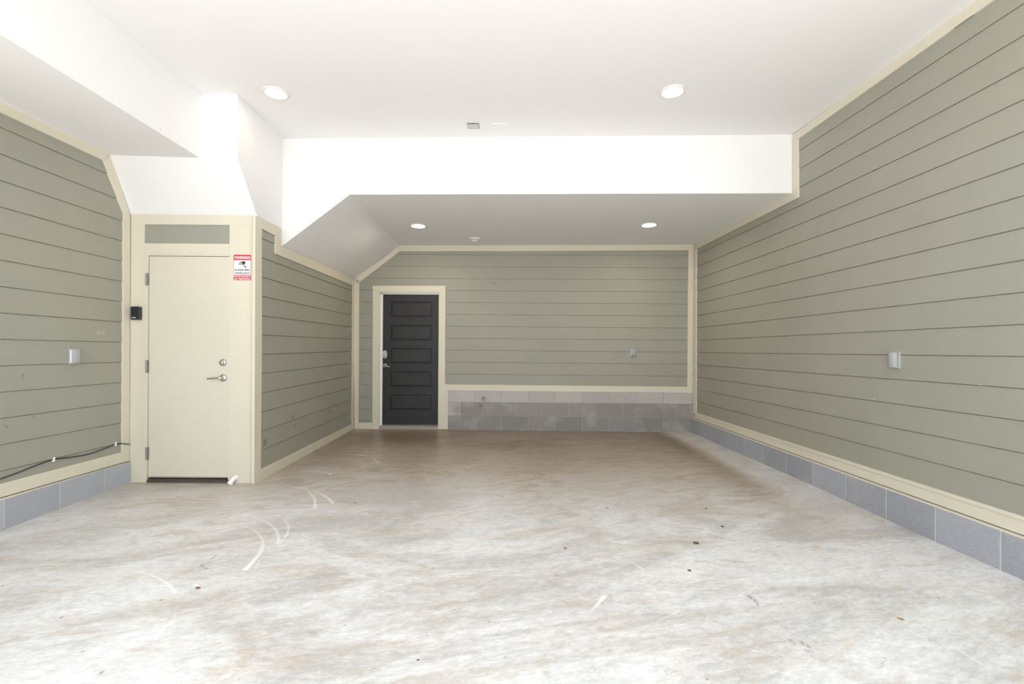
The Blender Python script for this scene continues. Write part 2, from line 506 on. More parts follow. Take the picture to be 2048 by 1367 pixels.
def blocks(pl, s0, s1, rows, joints_even, off, name, parent, back=0.0, tones=None, bottom=None, top=None, seed=1, mortar=None, mat=None):
    """rows: list of (zlo(s), zhi(s)); joints per row: list of s"""
    bm = bmesh.new(); rnd = random.Random(seed)
    cl = []
    for r, (zl, zh) in enumerate(rows):
        js = [s0] + [j for j in joints_even[r] if s0 + 0.02 < j < s1 - 0.02] + [s1]
        for a, b in zip(js, js[1:]):
            g = 0.005
            a2 = a + (g if a > s0 else 0); b2 = b - (g if b < s1 else 0)
            lo = lambda s: zl(s) + (0.004 if r > 0 else 0.0); hi = lambda s: zh(s) - (0.004 if r < len(rows) - 1 else 0)
            n0 = len(bm.faces)
            board(bm, pl, [(a2, lo(a2)), (b2, lo(b2)), (b2, hi(b2)), (a2, hi(a2))], off, back)
            bm.faces.ensure_lookup_table()
            t = tones(r, (a + b) / 2, rnd)
            cl += [t] * (len(bm.faces) - n0)
    bm.faces.ensure_lookup_table()
    lay = bm.loops.layers.float_color.new('tone')
    for f, t in zip(bm.faces, cl):
        for l in f.loops: l[lay] = (t[0], t[1], t[2], 1)
    o = obj(name, bm, mat or MBLOCK, parent)
    bm = bmesh.new()
    zl, zh = rows[0][0], rows[-1][1]
    board(bm, pl, [(s0, zl(s0)), (s1, zl(s1)), (s1, zh(s1) - .001), (s0, zh(s0) - .001)], off - 0.003, back)
    obj('mortar', bm, mortar or MMORTAR, o)
    return o

TR = 0.024    # trim thickness
ntrim = 0
def trim(pl, pts, off=TR, back=0.0, mat=None):
    global ntrim; ntrim += 1
    bm = bmesh.new(); pxboard(bm, pl, pts, off, back)
    bmesh.ops.bevel(bm, geom=[e for e in bm.edges], offset=0.0015, segments=1, affect='EDGES')
    return struct(obj('trim_%d' % ntrim, bm, mat or MCREAM))

WT = 0.16
# ------------------------------------------------------------------ right wall
wr = solid('wall_right', RIGHT, 0, (RIGHT.b - RIGHT.a).length, -0.05, 3.6, WT, MCREAM)
q = lambda x, y: RIGHT.sz(x, y, 0.014)
ref = (q(1393, 802.2), q(2048, 970.1))
SR = (RIGHT.b - RIGHT.a).length
toZ = lambda a, b, s: a[1] + (b[1] - a[1]) * (s - a[0]) / (b[0] - a[0])
rb0, rb1 = q(1392, 830), q(2048, 1045)
rtop_lo0, rtop_lo1 = RIGHT.sz(1392, 493, TR), RIGHT.sz(1575, 400, TR)
rs = RIGHT.sz(1591, 330, TR)[0]
rtop0, rtop1 = RIGHT.sz(1591, 272, TR), RIGHT.sz(1925, 30, TR)
loop = [(0.0, toZ(rb0, rb1, 0.0)), (SR, toZ(rb0, rb1, SR)), (SR, toZ(rtop0, rtop1, SR)), (rs, rtop0[1]),
        (rs, toZ(rtop_lo0, rtop_lo1, rs)), (0.0, toZ(rtop_lo0, rtop_lo1, 0))]
jr = [(1, q(1757, 870)[0]), (2, q(1667, 810)[0]), (0, q(1830, 930)[0]), (3, q(1560, 715)[0]), (4, q(1850, 690)[0]), (6, q(1700, 600)[0]), (8, q(1500, 560)[0]), (9, q(1780, 400)[0]), (11, q(1640, 330)[0])]
MS_R = siding_mat('sage_siding_paint', light=[(tuple(RIGHT.at(1960, 770, .013)), .012, .8), (tuple(RIGHT.at(1622, 783, .013)), .010, .7), (tuple(RIGHT.at(1750, 798, .013)), .010, .6)])
siding(RIGHT, loop, ref, MS_R, 'lap_siding', wr, jr)
def ext(p, q_, x):   # extend pixel line to x
    return (x, p[1] + (q_[1] - p[1]) * (x - p[0]) / (q_[0] - p[0]))
XR = 2500
e = ext
trim(RIGHT, [(1388.7, 489), (1391, 489.5), (1392.6, 497), (1392.3, 826), (1389, 834), (1385.7, 832)])      # corner board
trim(RIGHT, [(1388.7, 487.5), (1560, 398.5), (1585.5, 384.5), (1596.3, 394.7), (1560, 413), (1391.5, 498)])
trim(RIGHT, [(1585.5, 269), (1595.8, 277.7), (1596.3, 394.7), (1585.5, 386.5)])
trim(RIGHT, [(1585.3, 269.5), e((1585.3, 270), (1900, 37), 1930), e((1595.5, 277.7), (1900, 61.5), 1945), (1595.5, 277.7)])
# rest of that long board runs on towards the opening
p0 = RIGHT.sz(1925, e((1585.3, 270), (1900, 37), 1925)[1], TR); p1 = RIGHT.sz(1585.3, 270, TR)
m0 = RIGHT.sz(1938, e((1595.5, 277.7), (1900, 61.5), 1938)[1], TR); m1 = RIGHT.sz(1595.5, 277.7, TR)
def sboard(pl, loop, off=TR, back=0.0, mat=None):
    global ntrim; ntrim += 1
    bm = bmesh.new(); board(bm, pl, loop, off, back)
    return struct(obj('trim_%d' % ntrim, bm, mat or MCREAM))
sj = max(p0[0], m0[0]) - 0.1
sboard(RIGHT, [(sj, toZ(m0, m1, sj)), (SR, toZ(m0, m1, SR)), (SR, toZ(p0, p1, SR) + .01), (sj, toZ(p0, p1, sj) + .01)], TR + .0005)
# bottom board, its drip edge, sill strip and block curb
a0, a1 = RIGHT.sz(1390, 824.5, TR), RIGHT.sz(2048, 1034.5, TR)
b0, b1 = RIGHT.sz(1386, 834.5, TR), RIGHT.sz(2048, 1070, TR)
sboard(RIGHT, [(0.0, toZ(b0, b1, 0.0)), (SR, toZ(b0, b1, SR)), (SR, toZ(a0, a1, SR)), (0.0, toZ(a0, a1, 0.0))])
d_ = 0.018
sboard(RIGHT, [(0.0, toZ(a0, a1, 0) - d_ ), (SR, toZ(a0, a1, SR) - d_), (SR, toZ(a0, a1, SR) + .004), (0.0, toZ(a0, a1, 0.0) + .004)], TR + 0.006)
CB = 0.045
c0, c1 = RIGHT.sz(1384, 837.5, CB), RIGHT.sz(2048, 1080, CB)
sboard(RIGHT, [(0.0, toZ(c0, c1, 0)), (SR, toZ(c0, c1, SR)), (SR, toZ(b0, b1, SR) - .007), (0.0, toZ(b0, b1, 0.0) - .007)], CB - 0.012)
jx = [1453, 1486, 1525, 1570.5, 1623.5, 1689, 1769.6, 1868, 1998.5]
js = [RIGHT.sz(x, 1000, CB)[0] for x in jx]
st_ = (js[-1] - js[0]) / 8
js = [js[0] - 2 * st_, js[0] - st_] + js + [js[-1] + st_ * i for i in range(1, 8)]
def tone_r(r, s, rnd):
    v = rnd.uniform(.98, 1.18); return (v * .96, v, v * 1.07)
fzR = lambda s: floor_z(RIGHT.P((s, 0)).y) - 0.004
blocks(RIGHT, 0.0, SR, [(fzR, lambda s: toZ(c0, c1, s))], [js], CB - 0.008, 'block_curb', wr, tones=tone_r, seed=3)

# ------------------------------------------------------------------ back wall
SB = (BACK.b - BACK.a).length
dL = BACK.sz(757.6, 700, .014)[0] ; dR = BACK.sz(879.5, 700, .014)[0]; dT = BACK.sz(820, 583.0, .014)[1]
# core in pieces around the doorway
wb = bpy.data.objects.new('wall_back', None); COL.objects.link(wb); struct(wb)
bm = bmesh.new()
board(bm, BACK, [(-.2, -.05), (dL, -.05), (dL, 3.6), (-.2, 3.6)], 0, -WT)
board(bm, BACK, [(dR, -.05), (SB + .2, -.05), (SB + .2, 3.6), (dR, 3.6)], 0, -WT)
board(bm, BACK, [(dL, dT), (dR, dT), (dR, 3.6), (dL, 3.6)], 0, -WT)
obj('wall_core', bm, MCREAM, wb)
q = lambda x, y: BACK.sz(x, y, 0.014)
refb = (q(890, 746.9), q(1375.5, 751.6))
lmid0, lmid1 = q(890, 774), q(1380, 779)
sdg0, sdg1 = q(714, 561), q(800, 497); 
ztop = lambda s: toZ(q(800, 497), q(1380, 495), s)
loopR = [(q(885, 700)[0], lmid0[1]), (q(1381, 700)[0], lmid1[1]), (q(1381, 500)[0], ztop(q(1381, 500)[0])), (q(885, 500)[0], ztop(q(885, 500)[0]))]
loopM = [(q(750, 578)[0], q(750, 577)[1]), (q(885, 578)[0], q(885, 577)[1]), (q(885, 500)[0], ztop(q(885, 500)[0])), (q(800, 497)[0], q(800, 497)[1]), (q(750, 534)[0], toZ(sdg0, sdg1, q(750, 534)[0]))]
loopL = [(q(713, 850)[0], 0.06), (q(750, 850)[0], 0.06), (q(750, 534)[0], toZ(sdg0, sdg1, q(750, 534)[0])), (q(713, 700)[0], toZ(sdg0, sdg1, q(713, 700)[0]))]
MS_B = siding_mat('sage_siding_paint', spots=[(tuple(BACK.at(988, 566, .013)), .018, .45)], light=[(tuple(BACK.at(724, 771, .013)), .02, .5), (tuple(BACK.at(966, 555, .013)), .012, .5)])
for i, lp in enumerate((loopR, loopM, loopL)):
    siding(BACK, lp, refb, MS_B, 'lap_siding', wb, [(2, q(998, 600)[0]), (5, q(1200, 600)[0]), (1, q(963, 740)[0]), (8, q(1100, 560)[0])] if i == 0 else ())
trim(BACK, [(799, 490), (1391, 487), (1391, 500), (1100, 501.5), (799.6, 502.3)])
trim(BACK, [(708, 560), (799, 490), (799.6, 502.3), (716, 566)])
trim(BACK, [(706, 556), (718, 561), (717.0, 858), (709, 858)])
trim(BACK, [(717.0, 845), (744.2, 845), (744.2, 858), (717.0, 858)])
trim(BACK, [(1377, 500), (1390.5, 498), (1387.5, 835), (1385.5, 785.3), (1374.6, 785.3)])
trim(BACK, [(889.6, 768.3), (1374.8, 773), (1374.8, 785), (889.6, 780.6)])
# exposed block base right of the door
BO = 0.020
bs0, bs1 = BACK.sz(893, 820, BO)[0], SB
l1a, l1b = BACK.sz(897, 830.4, BO), BACK.sz(1380, 835, BO)
l2a, l2b = BACK.sz(897, 803.4, BO), BACK.sz(1380, 807.5, BO)
l3a, l3b = BACK.sz(897, 779, BO), BACK.sz(1380, 783.5, BO)
A = [BACK.sz(x, 820, BO)[0] for x in (948.6, 1002, 1056.4, 1109.5, 1164.4, 1218.5, 1273, 1326.8)]
Bj = [BACK.sz(x, 820, BO)[0] for x in (921, 975.7, 1030, 1084, 1138, 1191.5, 1245.5, 1299.8, 1354)]
def tone_b(r, s, rnd):
    base = (.84, .92, 1.42)[r]
    if r < 2 and s < bs0 + .14: base = 1.3
    v = base * rnd.uniform(.93, 1.07)
    return (v * 1.0, v * .96, v * .905)
fzB = lambda s: floor_z(BACK.P((s, 0)).y) - 0.004
blocks(BACK, bs0, bs1, [(fzB, lambda s: toZ(l1a, l1b, s)), (lambda s: toZ(l1a, l1b, s), lambda s: toZ(l2a, l2b, s)), (lambda s: toZ(l2a, l2b, s), lambda s: toZ(l3a, l3b, s))],
       [A, Bj, A], BO, 'block_base', wb, tones=tone_b, seed=9, mortar=MMORTAR_B, mat=block_mat('stained_block', [(tuple(BACK.at(967, 797, .02)), .05, .6), (tuple(BACK.at(961, 811, .02)), .035, .5), (tuple(BACK.at(915, 818, .02)), .09, .3)]))

# ------------------------------------------------------------------ inner (storage) wall
SI = (INNER.b - INNER.a).length
wi = solid('wall_inner', INNER, 0.03, SI + .1, -0.05, 3.6, 0.12, MCREAM)
q = lambda x, y: INNER.sz(x, y, 0.014)
refi = (q(523.8, 899.7), q(704.2, 821.4))
i0, i1 = q(522, 943), q(707, 850)
t0, t1 = q(556, 501), q(706, 564.5)
u0, u1 = q(516, 446), q(556, 467)
sv = q(556, 480)[0]
loop = [(q(518, 700)[0], toZ(i0, i1, q(518, 700)[0])), (q(707, 700)[0], i1[1]), (q(707, 700)[0], t1[1]), (sv, toZ(t0, t1, sv)), (sv, toZ(u0, u1, sv)), (q(518, 700)[0], toZ(u0, u1, q(518, 700)[0]))]
sp = lambda x, y: tuple(INNER.at(x, y, .012))
MS_I = siding_mat('sage_siding_paint', spots=[(sp(585, 834), .028, .40), (sp(591, 852), .035, .22), (sp(530, 884), .045, .45), (sp(659, 822), .03, .45), (sp(663, 825), .012, .9), (sp(658, 835), .025, .25), (sp(538, 648), .012, .4), (sp(698, 612), .010, .7)],
                  light=[(sp(597, 703), .008, .9), (sp(527, 859), .010, .8)])
siding(INNER, loop, refi, MS_I, 'lap_siding', wi, [(0, q(660, 845)[0]), (1, q(660, 815)[0])])
trim(INNER, [(510.8, 431.5), (523.9, 436), (523.9, 700), (521.6, 968), (508.2, 968)])
trim(INNER, [(523.9, 436), (560.6, 454.5), (551.7, 471.2), (523.9, 457.3)])
trim(INNER, [(551.7, 471.2), (560.6, 455), (561.2, 490), (561.2, 511), (551.7, 507)])
trim(INNER, [(561.2, 490), (706.6, 556), (705.3, 570.4), (561.2, 511.2)])
trim(INNER, [(705.5, 556), (709, 557), (708.5, 858), (704, 858)], TR - .004)
j0, j1 = INNER.sz(522.5, 938, TR), INNER.sz(705, 846.8, TR)
sa, sb = INNER.sz(521.8, 900, TR)[0], SI - .01
fzI = lambda s: floor_z(INNER.P((s, 0)).y) - 0.004
sboard(INNER, [(sa, fzI(sa)), (sb, fzI(sb)), (sb, toZ(j0, j1, sb)), (sa, toZ(j0, j1, sa))])

# ------------------------------------------------------------------ left wall
SL = (LEFT.b - LEFT.a).length
wl = solid('wall_left', LEFT, 0.0, SL, -0.05, 3.6, WT, MCREAM)
q = lambda x, y: LEFT.sz(x, y, 0.014)
refl = (q(0, 941.4), q(245.3, 883.9))
g0, g1 = q(0, 975), q(246, 911)
h0, h1 = q(0, 214), q(207, 311)
sA, sB_ = q(213, 315), q(253, 427)
loop = [(0.0, toZ(g0, g1, 0.0)), (q(253, 900)[0], toZ(g0, g1, q(253, 900)[0])), sB_, sA, (0.0, toZ(h0, h1, 0.0))]
sp = lambda x, y: tuple(LEFT.at(x, y, .012))
MS_L = siding_mat('sage_siding_paint', spots=[(sp(46, 750), .012, .35), (sp(46, 755), .007, .6), (sp(69, 834), .010, .4), (sp(8, 850), .009, .4), (sp(14, 853), .012, .35), (sp(195, 802), .008, .4)],
                  light=[(sp(198, 666), .025, .22), (sp(206, 664), .025, .22)])
siding(LEFT, loop, refl, MS_L, 'lap_siding', wl, [(3, q(80, 800)[0]), (9, q(120, 500)[0])])
lo0, lo1 = LEFT.sz(0, 199.5, TR), LEFT.sz(221, 307, TR)
li0, li1 = LEFT.sz(0, 223.7, TR), LEFT.sz(207.1, 320.3, TR)
sboard(LEFT, [(0.0, toZ(li0, li1, 0.0)), li1, lo1, (0.0, toZ(lo0, lo1, 0.0))])
trim(LEFT, [(207.1, 320.3), (219.8, 309.8), (260, 427), (247.9, 427.4)])
trim(LEFT, [(247.9, 426.4), (260.5, 424), (258.8, 921.5), (244.6, 924)], TR + .001)
m0, m1 = LEFT.sz(0, 967.7, TR), LEFT.sz(244.5, 903.6, TR)
n0, n1 = LEFT.sz(0, 994.5, TR), LEFT.sz(244.5, 924.5, TR)
se = LEFT.sz(249.5, 900, TR)[0]
sboard(LEFT, [(0.0, toZ(n0, n1, 0.0)), (se, toZ(n0, n1, se)), (se, toZ(m0, m1, se)), (0.0, toZ(m0, m1, 0.0))])
k0_, k1_ = LEFT.sz(0, 1002, CB), LEFT.sz(260.5, 922.8, CB)
sboard(LEFT, [(0.0, toZ(k0_, k1_, 0)), (SL, toZ(k0_, k1_, SL)), (SL, toZ(n0, n1, SL) - .007), (0.0, toZ(n0, n1, 0.0) - .007)], CB - .012)
js = [LEFT.sz(x, 1000, CB)[0] for x in (11, 122.5, 211.5)]
js = [js[0] - .41 * i for i in range(6, 0, -1)] + js
fzL = lambda s: floor_z(LEFT.P((s, 0)).y) - 0.004
blocks(LEFT, 0.0, SL - .003, [(fzL, lambda s: toZ(k0_, k1_, s))], [js], CB - .008, 'block_curb', wl, tones=lambda r, s, rnd: (lambda v: (v * .96, v, v * 1.07))(rnd.uniform(1.2, 1.35)), seed=5)

# ------------------------------------------------------------------ door wall with cream flush door
D = DOORW
wdw = bpy.data.objects.new('wall_front', None); COL.objects.link(wdw); struct(wdw)
q = lambda x, y, off=0.0: D.sz(x, y, off)
xl, xr, yt = q(296.0, 700)[0], q(459.0, 700)[0], q(380, 511)[1]
SD = (D.b - D.a).length
fd = floor_z(4.115) - .004
zt = 2.60
th = 0.10
core = 0.0
px1 = (288.4, 448.3); px2 = (458.6, 486.6)
tl, tb, trr, tt = q(288.4, 467)[0], q(370, 486.6)[1], q(458.8, 467)[0], q(370, 448.9)[1]
bm = bmesh.new()
board(bm, D, [(-.1, fd), (xl, fd), (xl, zt), (-.1, zt)], -.022, -.12)
board(bm, D, [(xr, fd), (SD - .001, fd), (SD - .001, zt), (xr, zt)], -.022, -.12)
board(bm, D, [(xl, yt), (xr, yt), (xr, zt), (xl, zt)], -.022, -.12)
obj('wall_core', bm, MCREAM, wdw)
# boards: left upright, right upright, top rail, middle rail, all flush and butted
zl_ = q(370, 508)[1]
def dboard(loop, off=0.0):
    global ntrim; ntrim += 1
    bm = bmesh.new(); board(bm, D, loop, off, -.022)
    bmesh.ops.bevel(bm, geom=list(bm.edges), offset=0.0015, segments=1, affect='EDGES')
    return struct(obj('trim_%d' % ntrim, bm, MCREAM))
topL, topR = q(258, 424)[1], q(512, 428)[1]
dboard([(0.0, fd), (tl, fd), (tl, topL), (0.0, topL)])
dboard([(trr, fd), (SD + TR - .002, fd), (SD + TR - .002, tt + .002), (trr, tt + .002)])
dboard([(tl, tt), (trr, tt), (trr, tt + .0021), (SD + TR - .002, tt + .0021), (SD + TR - .002, topR), (tl, topL)])
dboard([(tl, zl_), (trr, zl_), (trr, tb), (tl, tb)])
bm = bmesh.new(); board(bm, D, [(tl - .01, tb - .01), (trr + .01, tb - .01), (trr + .01, tt + .01), (tl - .01, tt + .01)], -.012, -.022)
obj('siding_panel', bm, MS_L, wdw)

def local_frame(pl):
    """x along wall to the viewer's right, y into the wall, z up"""
    x = Vector((-pl.n.y, pl.n.x, 0)); 
    return Matrix((x, -pl.n, Vector((0, 0, 1)))).transposed()

# door 1
d1 = bpy.data.objects.new('door_1', None); COL.objects.link(d1); struct(d1)
lx0, lx1 = q(296.0, 700)[0] + .004, q(458.0, 700)[0]
lz0, lz1 = q(370, 954.3)[1], q(370, 512.3)[1]
bm = bmesh.new()
board(bm, D, [(lx0, lz0), (lx1, lz0), (lx1, lz1), (lx0, lz1)], -.004, -.045)
bmesh.ops.bevel(bm, geom=list(bm.edges), offset=0.002, segments=2, affect='EDGES')
obj('door_leaf', bm, MDOOR1, d1)
bm = bmesh.new()   # frame: rebated jambs and head around the leaf
fl = tl + .001
board(bm, D, [(fl, fd), (lx0 - .004, fd), (lx0 - .004, zl_ - .002), (fl, zl_ - .002)], .003, -.11)
board(bm, D, [(lx1 + .003, fd), (trr - .0005, fd), (trr - .0005, zl_ - .002), (lx1 + .003, zl_ - .002)], -.002, -.11)
board(bm, D, [(fl, lz1 + .004), (trr - .001, lz1 + .004), (trr - .001, zl_ - .001), (fl, zl_ - .001)], .002, -.11)
obj('door_frame', bm, MCREAM, d1)
bm = bmesh.new(); board(bm, D, [(fl + .01, fd), (lx1 + .01, fd), (lx1 + .01, lz1 + .01), (fl + .01, lz1 + .01)], -.055, -.10)
obj('dark_gap_backing', bm, MDARK, d1)  # near-black sheet behind the leaf, painting the gaps around it dark
bm = bmesh.new()
board(bm, D, [(lx0, fd), (lx1 + .002, fd), (lx1 + .002, fd + .026), (lx0, fd + .026)], .012, -.055)
board(bm, D, [(lx0, fd + .026), (lx1 + .002, fd + .026), (lx1 + .002, fd + .036), (lx0, fd + .036)], .000, -.055)
obj('threshold', bm, MBRONZE, d1)
bm = bmesh.new()
board(bm, D, [(lx0 + .002, lz0 - .002), (lx1 - .002, lz0 - .002), (lx1 - .002, lz0 + .007), (lx0 + .002, lz0 + .007)], .002, -.005)
obj('door_sweep', bm, MALU, d1)
fr = local_frame(D)
for y0, y1 in ((546, 570), (720, 744.5), (894.5, 918.7)):
    a = D.at(293.0, y0, .01); b = D.at(293.0, y1, .01)
    L = (a - b).length
    bm = bmesh.new()
    n = 5
    for i in range(n):
        z0 = -L / 2 + L * i / n + .0006; z1 = -L / 2 + L * (i + 1) / n - .0006
        tube(bm, [(0, 0, z0), (0, 0, z1)], .0075, 12)
    tube(bm, [(0, 0, -L / 2 - .003), (0, 0, L / 2 + .003)], .0045, 8)
    box(bm, (.001, .004, -L / 2), (.015, .007, L / 2)); box(bm, (-.014, .004, -L / 2), (-.001, .007, L / 2))
    o = obj('hinge', bm, MHINGE, d1); o.location = (a + b) / 2; o.location.y = 4.115 - .0105
def knob_at(p): return Matrix.Translation(p)
# deadbolt of door 1
pb = D.at(445.5, 724.7, .004)
bm = bmesh.new(); lathe(bm, [(0, .034), (.013, .034), (.0155, .031), (.016, .022), (.024, .018), (.031, .012), (.033, .004), (.033, -.004)], 40, '-Y')
o = obj('deadbolt', bm, MMETAL, d1, True); o.location = (pb.x, 4.115 + .0045, pb.z)
bm = bmesh.new(); box(bm, (-.0012, -.0355, -.006), (.0012, -.0335, .006))
k = obj('keyway', bm, MDARK, o)
pb = D.at(445.5, 755.4, .004)
bm = bmesh.new(); lathe(bm, [(0, .040), (.010, .040), (.012, .038), (.012, .020), (.022, .016), (.031, .010), (.034, .003), (.034, -.004)], 40, '-Y')
o = obj('door_handle', bm, MMETAL, d1, True); o.location = (pb.x, 4.115 + .0045, pb.z)
bm = bmesh.new()
pts = [(.004, -.046, .002), (-.012, -.047, .001), (-.03, -.049, -.001), (-.07, -.050, -.003), (-.112, -.049, -.005)]
rr = [.010, .0105, .009, .0075, .0068]
tube(bm, pts, rr, 14)
lathe(bm, [(0, .052), (.009, .052), (.011, .050), (.011, .030)], 20, '-Y')
obj('lever', bm, MMETAL, o, True)

# ------------------------------------------------------------------ door 2 (black, five panels)
d2 = bpy.data.objects.new('door_2', None); COL.objects.link(d2); struct(d2)
q = lambda x, y, off=0.0: BACK.sz(x, y, off)
bm = bmesh.new()
CT = TR + .002
pxboard(bm, BACK, [(745.3, 571), (757.6, 583), (756.3, 858), (744.2, 858)], CT)
pxboard(bm, BACK, [(745.3, 571), (890.9, 571), (879.5, 583), (757.6, 583)], CT)
pxboard(bm, BACK, [(890.9, 571), (890.0, 768.2), (889.6, 780.8), (896.2, 780.8), (895.6, 858), (876.8, 858), (879.5, 583)], CT)
bmesh.ops.bevel(bm, geom=list(bm.edges), offset=0.001, segments=1, affect='EDGES')
obj('door_casing', bm, MCREAM, d2)
fb = floor_z(6.84) - .004
DP = -.03     # door face set back
jl0, jr0, jt0 = q(757.0, 700, .0)[0], q(879.0, 700, .0)[0], q(820, 583.3, 0)[1]
bm = bmesh.new()
w1 = .022
board(bm, BACK, [(jl0 - .002, fb), (jl0 + w1, fb), (jl0 + w1, jt0), (jl0 - .002, jt0)], .020, -.12)
board(bm, BACK, [(jr0 - .012, fb), (jr0 + .004, fb), (jr0 + .004, jt0), (jr0 - .012, jt0)], .020, -.12)
board(bm, BACK, [(jl0, jt0 - .016), (jr0, jt0 - .016), (jr0, jt0 + .004), (jl0, jt0 + .004)], .020, -.12)
obj('door_jamb', bm, MCREAM, d2)
lx0, lx1 = q(765.2, 700, DP)[0] , q(877.2, 700, DP)[0]
lz0, lz1 = q(820, 848.6, DP)[1], q(820, 589.0, DP)[1]
lx1 = min(lx1, jr0 - .010)
bm = bmesh.new()
board(bm, BACK, [(jl0 + w1, fb), (lx0 + .004, fb), (lx0 + .004, jt0 - .016), (jl0 + w1, jt0 - .016)], -.010, -.05)
board(bm, BACK, [(jl0 + w1, lz1 + .002), (jr0 - .012, lz1 + .002), (jr0 - .012, jt0 - .016), (jl0 + w1, jt0 - .016)], -.010, -.05)
obj('weatherstrip', bm, MWHITE, d2)
# leaf with moulded panels, built as a height map of nested rectangles
def leaf(bm, pl, x0, x1, z0, z1, panels, face, th):
    vs = {}
    xs = [x0] + [panels[0][0], panels[0][1]] + [x1]
    zs = sorted([z0, z1] + [p[2] for p in panels] + [p[3] for p in panels])
    V = lambda x, z, off: bm.verts.new(pl.P((x, z), off))
    pan = {(round(p[2], 5), round(p[3], 5)) for p in panels}
    for i in range(3):
        for j in range(len(zs) - 1):
            a, b, c, d = xs[i], xs[i + 1], zs[j], zs[j + 1]
            if i == 1 and (round(c, 5), round(d, 5)) in pan:
                prev = None
                for ins, dep in ((0, 0), (.004, -.002), (.009, -.011), (.016, -.011), (.034, -.003), (.037, -.003)):
                    ring = [V(a + ins, c + ins, face + dep), V(b - ins, c + ins, face + dep), V(b - ins, d - ins, face + dep), V(a + ins, d - ins, face + dep)]
                    if prev:
                        for k in range(4): bm.faces.new((prev[k], prev[(k + 1) % 4], ring[(k + 1) % 4], ring[k]))
                    prev = ring
                bm.faces.new(prev)
            else:
                bm.faces.new((V(a, c, face), V(b, c, face), V(b, d, face), V(a, d, face)))
    B_ = [pl.P((x0, z0), face - th), pl.P((x1, z0), face - th), pl.P((x1, z1), face - th), pl.P((x0, z1), face - th)]
    F_ = [pl.P((x0, z0), face), pl.P((x1, z0), face), pl.P((x1, z1), face), pl.P((x0, z1), face)]
    b = [bm.verts.new(p) for p in B_]; f = [bm.verts.new(p) for p in F_]
    bm.faces.new(b)
    for k in range(4): bm.faces.new((f[k], f[(k + 1) % 4], b[(k + 1) % 4], b[k]))
    bmesh.ops.remove_doubles(bm, verts=bm.verts, dist=1e-5)
pa, pb_ = q(780.3, 700, DP)[0], q(863.6, 700, DP)[0]
pans = []
for y1, y0 in ((634.6, 602.2), (681, 649.4), (727.4, 696), (774.2, 742.6), (820.6, 789.2)):
    pans.append((pa, pb_, q(820, y1, DP)[1], q(820, y0, DP)[1]))
bm = bmesh.new(); leaf(bm, BACK, lx0, lx1, lz0, lz1, pans, DP, .042)
obj('door_leaf', bm, MBLACKDOOR, d2)
bm = bmesh.new(); board(bm, BACK, [(jl0, fb), (jr0, fb), (jr0, jt0), (jl0, jt0)], -.09, -.13)
obj('door_back', bm, MDARK, d2)
bm = bmesh.new()
board(bm, BACK, [(jl0 + w1, fb), (jr0 - .011, fb), (jr0 - .011, lz0 - .012), (jl0 + w1, lz0 - .012)], .018, -.08)
obj('threshold', bm, MALU, d2)
bm = bmesh.new()
board(bm, BACK, [(lx0, lz0 - .012), (lx1, lz0 - .012), (lx1, lz0 + .004), (lx0, lz0 + .004)], DP + .004, DP - .03)
obj('door_sweep', bm, MBRONZE, d2)
BR = local_frame(BACK).to_4x4()
# keypad deadbolt: rounded upright plate
p = BACK.at(770.2, 708.2, DP)
bm = bmesh.new(); box(bm, (-.031, -.022, -.058), (.031, .002, .058), .0)
vert_es = [e_ for e_ in bm.edges if abs(e_.verts[0].co.y - e_.verts[1].co.y) > .01]
bmesh.ops.bevel(bm, geom=vert_es, offset=.029, segments=8, affect='EDGES', profile=.5)
bmesh.ops.bevel(bm, geom=[e_ for e_ in bm.edges if e_.verts[0].co.y < -.021 and e_.verts[1].co.y < -.021 and len([f for f in e_.link_faces if abs(f.normal.y) > .9]) == 1], offset=.004, segments=2, affect='EDGES')
o = obj('keypad_deadbolt', bm, MMETAL, d2); o.matrix_world = Matrix.Translation(p) @ BR
bm = bmesh.new(); lathe(bm, [(0, .034), (.012, .034), (.015, .031), (.016, .020)], 24, '-Y')
c = obj('key_cylinder', bm, MMETAL, o, True); c.location = (0, 0, -.024)
bm = bmesh.new()
for i in range(3):
    for jx_ in (-1, 1): box(bm, (jx_ * .010 - .005, -.0245, .004 + i * .014), (jx_ * .010 + .005, -.0215, .012 + i * .014))
c = obj('keypad', bm, MGREYBOX, o)
p = BACK.at(770.2, 730.6, DP)
bm = bmesh.new(); lathe(bm, [(0, .030), (.012, .030), (.013, .018), (.024, .014), (.031, .008), (.033, .002), (.033, -.002)], 32, '-Y')
o = obj('door_handle', bm, MMETAL, d2, True); o.matrix_world = Matrix.Translation(p) @ BR
bm = bmesh.new()
tube(bm, [(-.004, -.040, .002), (.012, -.042, .001), (.03, -.044, -.006), (.055, -.045, -.014), (.085, -.044, -.016)], [.010, .0105, .010, .009, .008], 14)
lathe(bm, [(0, .045), (.009, .045), (.011, .042), (.011, .024)], 20, '-Y')
obj('lever', bm, MMETAL, o, True)

